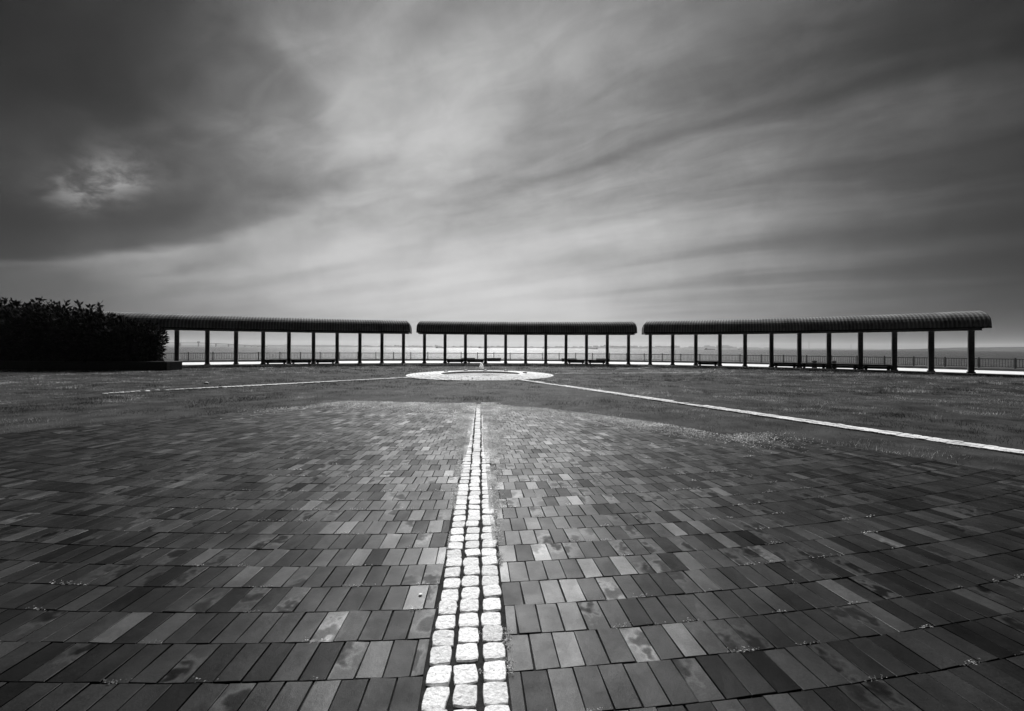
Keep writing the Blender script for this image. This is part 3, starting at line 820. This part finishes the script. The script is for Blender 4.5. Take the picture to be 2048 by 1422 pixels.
# ------------------------------------------------------------------ railing
rail = bpy.data.objects.new('railing', None); COL.objects.link(rail); rx, ry = arc(0, R_RAIL); rail.location = (rx, ry, 0.17)
tag(rail, 'long dark seafront railing on the seawall behind the colonnade', 'railing')
RS = 1.9; dA = RS / R_RAIL
bm = bmesh.new(); box(bm, -0.045, 0.045, -0.045, 0.045, 0, 0.74); box(bm, -0.05, 0.05, -0.05, 0.05, 0.7405, 0.78, taper=0.6); pmesh = bm_mesh('railing_post', bm, M['rail'])
bm = bmesh.new(); box(bm, -RS / 2 + .03, RS / 2 - .03, -0.025, 0.025, 0.645, 0.70); trm = bm_mesh('top_rail', bm, M['rail'])
bm = bmesh.new(); box(bm, -RS / 2 + .035, RS / 2 - .035, -0.015, 0.015, 0.07, 0.10); brm = bm_mesh('bottom_rail', bm, M['rail'])
bm = bmesh.new()
for k_ in range(1, 14):
    x = -RS / 2 + RS * k_ / 14; box(bm, x - 0.012, x + 0.012, -0.012, 0.012, 0.101, 0.644)
blm = bm_mesh('baluster', bm, M['rail'])
nA = int(0.84 / dA)
for i in range(-nA, nA + 1):
    a = i * dA; x, y = arc(a, R_RAIL)
    o = link('railing_post', pmesh, rail, (x - rx, y - ry, 0.0)); o.rotation_euler = (0, 0, -a)
    if i < nA:
        a2 = a + dA / 2; x, y = arc(a2, R_RAIL)
        for nm, me in (('top_rail', trm), ('bottom_rail', brm)):
            o = link(nm, me, rail, (x - rx, y - ry, 0.0)); o.rotation_euler = (0, 0, -a2)
        o = link('balusters', blm, rail, (x - rx, y - ry, 0.0), kind='stuff'); o.rotation_euler = (0, 0, -a2)

# ------------------------------------------------------------------ dark shrubs on the left
def shrub(x, y, rad, hgt, shoots, label, seed, nleaf=7000):
    r_ = np.random.default_rng(seed)
    root = bpy.data.objects.new('evergreen_shrub', None); COL.objects.link(root); root.location = (x, y, 0)
    tag(root, label, 'shrub', 'dark evergreen shrubs at the left edge of the lawn')
    bm = bmesh.new()
    for k_ in range(7):
        a = k_ * 0.9 + seed; tip = Vector((math.cos(a) * rad * 0.6, math.sin(a) * rad * 0.5, hgt * 0.75))
        tube(bm, [(0.1 * math.cos(a), 0.1 * math.sin(a), -0.05), tip * 0.45 + Vector((0, 0, 0.1)), tip], [0.09, 0.05, 0.02], 6)
    link('stem', bm_mesh('stem', bm, M['bark']), root)
    P_, N_, S_ = [], [], []
    while len(P_) < nleaf:
        u = r_.normal(size=3); u /= np.linalg.norm(u)
        lump = 1 + 0.13 * math.sin(3 * math.atan2(u[1], u[0]) + seed) + 0.10 * math.sin(5 * u[2] + 2 * seed + 4 * u[0])
        rr = r_.uniform(0.2, 1.0) ** 0.5 * lump
        p = np.array([u[0] * rad * rr, u[1] * rad * 0.8 * rr, max(0.04, hgt * (0.5 + 0.5 * np.sign(u[2]) * abs(u[2]) ** 0.8 * rr))])
        P_.append(p); N_.append(u); S_.append(r_.uniform(0.18, 0.32))
    for (sx, sy, sz) in shoots:      # upright leafy shoots on the top
        for k_ in range(26):
            f = k_ / 25; u = r_.normal(size=3); u[2] = abs(u[2]) + 0.9; u /= np.linalg.norm(u)
            P_.append(np.array([sx + r_.normal() * 0.05, sy + r_.normal() * 0.05, hgt * 0.93 + f * sz])); N_.append(u); S_.append(0.34)
    P_, N_, S_ = np.array(P_), np.array(N_), np.array(S_)[:, None]
    n = len(P_)
    ax = N_ + r_.normal(0, 0.6, (n, 3)); ax /= np.linalg.norm(ax, axis=1)[:, None]
    sd = np.cross(ax, r_.normal(size=(n, 3))); sd /= np.linalg.norm(sd, axis=1)[:, None]
    up = np.cross(ax, sd)
    a_ = P_; b_ = P_ + ax * S_ * 0.5 + sd * S_ * 0.19 + up * S_ * 0.06; c_ = P_ + ax * S_; d_ = P_ + ax * S_ * 0.5 - sd * S_ * 0.19 + up * S_ * 0.06
    V = np.stack([a_, b_, c_, d_], 1).reshape(-1, 3); q = np.arange(n)[:, None] * 4
    T = np.concatenate([q + [0, 1, 2], q + [0, 2, 3]], 0)
    link('foliage', mesh_np('foliage', V, T, M['leaf']), root, kind='stuff')
shrub(-24.3, 26.2, 1.7, 2.9, [], 'rightmost dark shrub, in front of the left colonnade posts', 1, 9000)
shrub(-26.2, 26.6, 2.3, 3.35, [(-0.5, 0, .75)], 'dark shrub with one spiky shoot where the left roof disappears', 2, 11000)
shrub(-28.3, 26.8, 2.4, 3.75, [(1.3, 0, .75), (0.5, 0.2, .6), (0.0, 0, .75), (-0.9, 0, .85)], 'tall dark shrub with several spiky leafy shoots on top', 3, 11000)
shrub(-31.0, 27.0, 2.5, 4.15, [(-0.8, 0, .3)], 'dark rounded shrub near the left edge, no tall shoots', 4, 11000)
shrub(-34.0, 27.2, 2.6, 4.3, [(0.4, 0, .5), (0.9, 0, .3)], 'leftmost dark shrub, cut by the left edge', 5, 11000)
bm = bmesh.new(); box(bm, -36.5, -21.05, 25.0, 25.3, -0.05, 0.55); box(bm, -21.35, -21.05, 25.301, 26.2, -0.05, 0.55); bevel(bm, 0.02)
link('planter_wall', bm_mesh('planter_wall', bm, M['bench']), None, None, 'low dark planter wall at the foot of the dark shrubs', 'wall')

# ------------------------------------------------------------------ little things
def pebble(name, x, y, z, s, m_, label, cat):
    bm = bmesh.new(); bmesh.ops.create_icosphere(bm, subdivisions=2, radius=1)
    for v in bm.verts: v.co = Vector((v.co.x * s[0], v.co.y * s[1], v.co.z * s[2])) * random.uniform(0.9, 1.1)
    link(name, bm_mesh(name, bm, m_, True), None, (x, y, z), label, cat)
pebble('pebble', (843 - 1024) / 820 * 2.48, 2.48, 0.006, (0.012, 0.010, 0.003), M['white'], 'tiny white pebble lying on the bricks left of the cobble line', 'pebble')
pebble('litter', (413 - 1024) / 820 * 16.3, 16.3, 0.04, (0.09, 0.06, 0.04), M['white'], 'small white scrap of litter on the lawn above the left cobble line', 'litter')

# ------------------------------------------------------------------ far shore
HZ = 6500.0
def wx(px, Y=HZ): return (px - 1024) / 820 * Y
def hz(ypx, px, Y=HZ): return 1.5 + (695.2 + 0.0048 * (px - 1024) - ypx) / 820 * Y
# low land, one ragged ridge per stretch
def land(name, px0, px1, Y, hfun, seed, step=4):
    xs = np.arange(px0, px1 + 0.1, step); V, T = [], []
    r_ = np.random.default_rng(seed)
    for i, px in enumerate(xs):
        z = max(1.0, hfun(px)); x = wx(px, Y)
        V += [(x, Y - 150, -2.5), (x, Y, z), (x, Y + 250, z * 0.9), (x, Y + 500, -2.5)]
        if i:
            for j in range(3): p = (i - 1) * 4 + j; T.append((p, p + 1, p + 5, p + 4))
    link(name, mesh_np(name, V, T, M['far'], nper=4), kind='structure')
fb = lambda px, s_: float(fbm(np.array([px * 0.03]), np.array([1.5]), s_, 5)[0])
land('far_shore', -900, 3000, HZ, lambda px: 6 + 14 * fb(px, 3) + (16 if px < 700 else 0) , 1)
land('near_headland', 1880, 2900, 2600, lambda px: np.interp(px, [1880, 1935, 1990, 2100, 2900], [0, 9, 16, 22, 26]) + 5 * fb(px * 2, 8), 2)
# town on the far shore: one hazy mass of blocks
bm = bmesh.new(); r_ = random.Random(5)
for px in list(range(560, 1560, 3)):
    dens = 0.45 + 0.5 * math.sin(px * 0.021) ** 2
    if r_.random() > dens: continue
    h_ = r_.uniform(12, 34) * (1.5 if 1180 < px < 1460 else 1.0) * (1.4 if r_.random() < 0.08 else 1)
    wd = r_.uniform(14, 60); x = wx(px + r_.uniform(-1, 1), HZ + 900); box(bm, x - wd / 2, x + wd / 2, HZ + 880 + r_.uniform(0, 200), HZ + 1150, -2, h_)
link('far_town', bm_mesh('far_town', bm, M['far']), None, None, 'hazy low town buildings massed along the far shore', 'town', None, 'stuff')
def tower(name, px, ytop, wpx, label, cat, Y=HZ + 700, kind_='stack'):
    zt = hz(ytop, px, Y); wd = wpx / 820 * Y; x = wx(px, Y)
    root = bpy.data.objects.new(name, None); COL.objects.link(root); root.location = (x, Y, -2); tag(root, label, cat)
    bm = bmesh.new()
    if kind_ == 'stack':
        tube(bm, [(0, 0, 0), (0, 0, zt * 0.5), (0, 0, zt)], [wd * 0.7, wd * 0.5, wd * 0.4], 10); link('shaft', bm_mesh('shaft', bm, M['far']), root)
        bm = bmesh.new(); tube(bm, [(0, 0, zt + 0.01), (0, 0, zt + 4)], [wd * 0.55, wd * 0.55], 10); link('rim', bm_mesh('rim', bm, M['far']), root)
    else:
        box(bm, -wd / 2, wd / 2, -30, 30, 0, zt * 0.75); link('block', bm_mesh('block', bm, M['far']), root)
        bm = bmesh.new(); box(bm, -wd / 4, wd / 4, -20, 20, zt * 0.75 + 0.01, zt); link('upper_block', bm_mesh('upper_block', bm, M['far']), root)
tower('chimney', 1618, 681, 0.9, 'thin tall chimney on the far shore, seen under the right colonnade roof', 'chimney')
tower('chimney', 1702, 689, 0.9, 'short thin chimney on the far shore towards the right end', 'chimney')
tower('hall_building', 1452, 690, 22, 'broad stepped building on the far shore right of the middle section', 'building', kind_='b')
tower('hall_building', 574, 688.5, 16, 'low broad building on the far shore seen through the left section', 'building', kind_='b')
# long road bridge, left
br = bpy.data.objects.new('road_bridge', None); COL.objects.link(br); YB = 4200.0; br.location = (wx(420, YB), YB, -2)
tag(br, 'long far-off road bridge on slim piers, seen through the left colonnade section', 'bridge')
cp = [(255, 686.5), (325, 684.8), (360, 684.9), (400, 685.0), (440, 686.4), (470, 688.0), (500, 690.6), (535, 692.3)]
bx0 = wx(420, YB)
V, T = [], []
for i, (px, yp) in enumerate(cp):
    z = hz(yp, px, YB) + 2; x = wx(px, YB) - bx0
    V += [(x, -8, z - 5.5), (x, 8, z - 5.5), (x, 8, z), (x, -8, z)]
    if i:
        for j in range(4): p, q = (i - 1) * 4 + j, (i - 1) * 4 + (j + 1) % 4; T.append((p, q, q + 4, p + 4))
link('deck', mesh_np('deck', V, T, M['far'], nper=4), br)
for px in (262, 295, 327, 360, 397, 432, 457, 490, 503, 516):
    zt = hz(np.interp(px, [c[0] for c in cp], [c[1] for c in cp]), px, YB) - 3.6
    bm = bmesh.new(); box(bm, -4, 4, -5, 5, -1, zt); link('pier', bm_mesh('pier', bm, M['far']), br, (wx(px, YB) - bx0, 0, 0))
bm = bmesh.new(); zt = hz(682.5, 397, YB) + 2; z0 = hz(685, 397, YB) + 2; box(bm, -10, 10, -7, 7, z0 + .1, zt); link('pylon_head', bm_mesh('pylon_head', bm, M['far']), br, (wx(397, YB) - bx0, 0, 0))

# vessels
def vessel(px, Y, lpx, label, house=1, mt='ship', lift=0):
    Lg = lpx / 820 * Y; hh = max(2.2, Lg * 0.045)
    root = bpy.data.objects.new('barge', None); COL.objects.link(root); root.location = (wx(px, Y), Y, -2.2)
    tag(root, label, 'ship')
    bm = bmesh.new()
    outline = [(-.5, -.12), (-.48, -.14), (.40, -.14), (.5, 0), (.40, .14), (-.48, .14), (-.5, .12)]
    lo = [bm.verts.new((x * Lg * 0.96, y * Lg, -0.5)) for x, y in outline]; hi = [bm.verts.new((x * Lg, y * Lg, hh * (1.5 if x > .45 else 1.0))) for x, y in outline]
    n_ = len(outline)
    for j in range(n_): bm.faces.new((lo[j], lo[(j + 1) % n_], hi[(j + 1) % n_], hi[j]))
    bm.faces.new(hi); bm.faces.new(lo[::-1]); link('hull', bm_mesh('hull', bm, M[mt]), root)
    s_ = -1 if house < 2 else 1
    bm = bmesh.new(); box(bm, s_ * .36 * Lg - .06 * Lg, s_ * .36 * Lg + .06 * Lg, -.09 * Lg, .09 * Lg, hh + 0.01, hh * 2.5); link('wheelhouse', bm_mesh('wheelhouse', bm, M[mt]), root)
    bm = bmesh.new(); tube(bm, [(s_ * .36 * Lg, 0, hh * 2.5), (s_ * .36 * Lg, 0, hh * 3.4)], [Lg * .008, Lg * .005], 6); link('mast', bm_mesh('mast', bm, M[mt]), root)
    bm = bmesh.new(); box(bm, -.22 * Lg, .3 * Lg, -.1 * Lg, .1 * Lg, hh + 0.01, hh * 1.35); link('hatch', bm_mesh('hatch', bm, M[mt]), root)
vessel(882, 1900, 22, 'long dark barge far out, leftmost of the ships')
vessel(968, 2600, 24, 'dark barge far out near the middle, above the white spray')
vessel(1092, 2600, 15, 'short dark boat far out right of the middle')
vessel(1186, 1900, 21, 'long dark barge with its cabin at the right end', 2)
vessel(1420, 1700, 21, 'darkest dark ship, seen through the right colonnade section', 1)
vessel(1478, 1900, 4, 'tiny white boat right of the dark ship', 1, 'white')

# ------------------------------------------------------------------ haze
hz_m = bpy.data.materials.new('thin sea haze'); hz_m.use_nodes = True
t = NT(hz_m.node_tree); t.n.clear()
pv = t.node('ShaderNodeVolumePrincipled'); pv.inputs['Color'].default_value = (0.95, 0.95, 0.95, 1)
pv.inputs['Density'].default_value = 0.7e-4; pv.inputs['Anisotropy'].default_value = 0.3
out = t.node('ShaderNodeOutputMaterial'); t.l.new(pv.outputs[0], out.inputs['Volume'])
bm = bmesh.new(); box(bm, -10500, 10500, -800, 9200, -4.5, 125)
link('haze', bm_mesh('haze', bm, hz_m), kind='stuff')
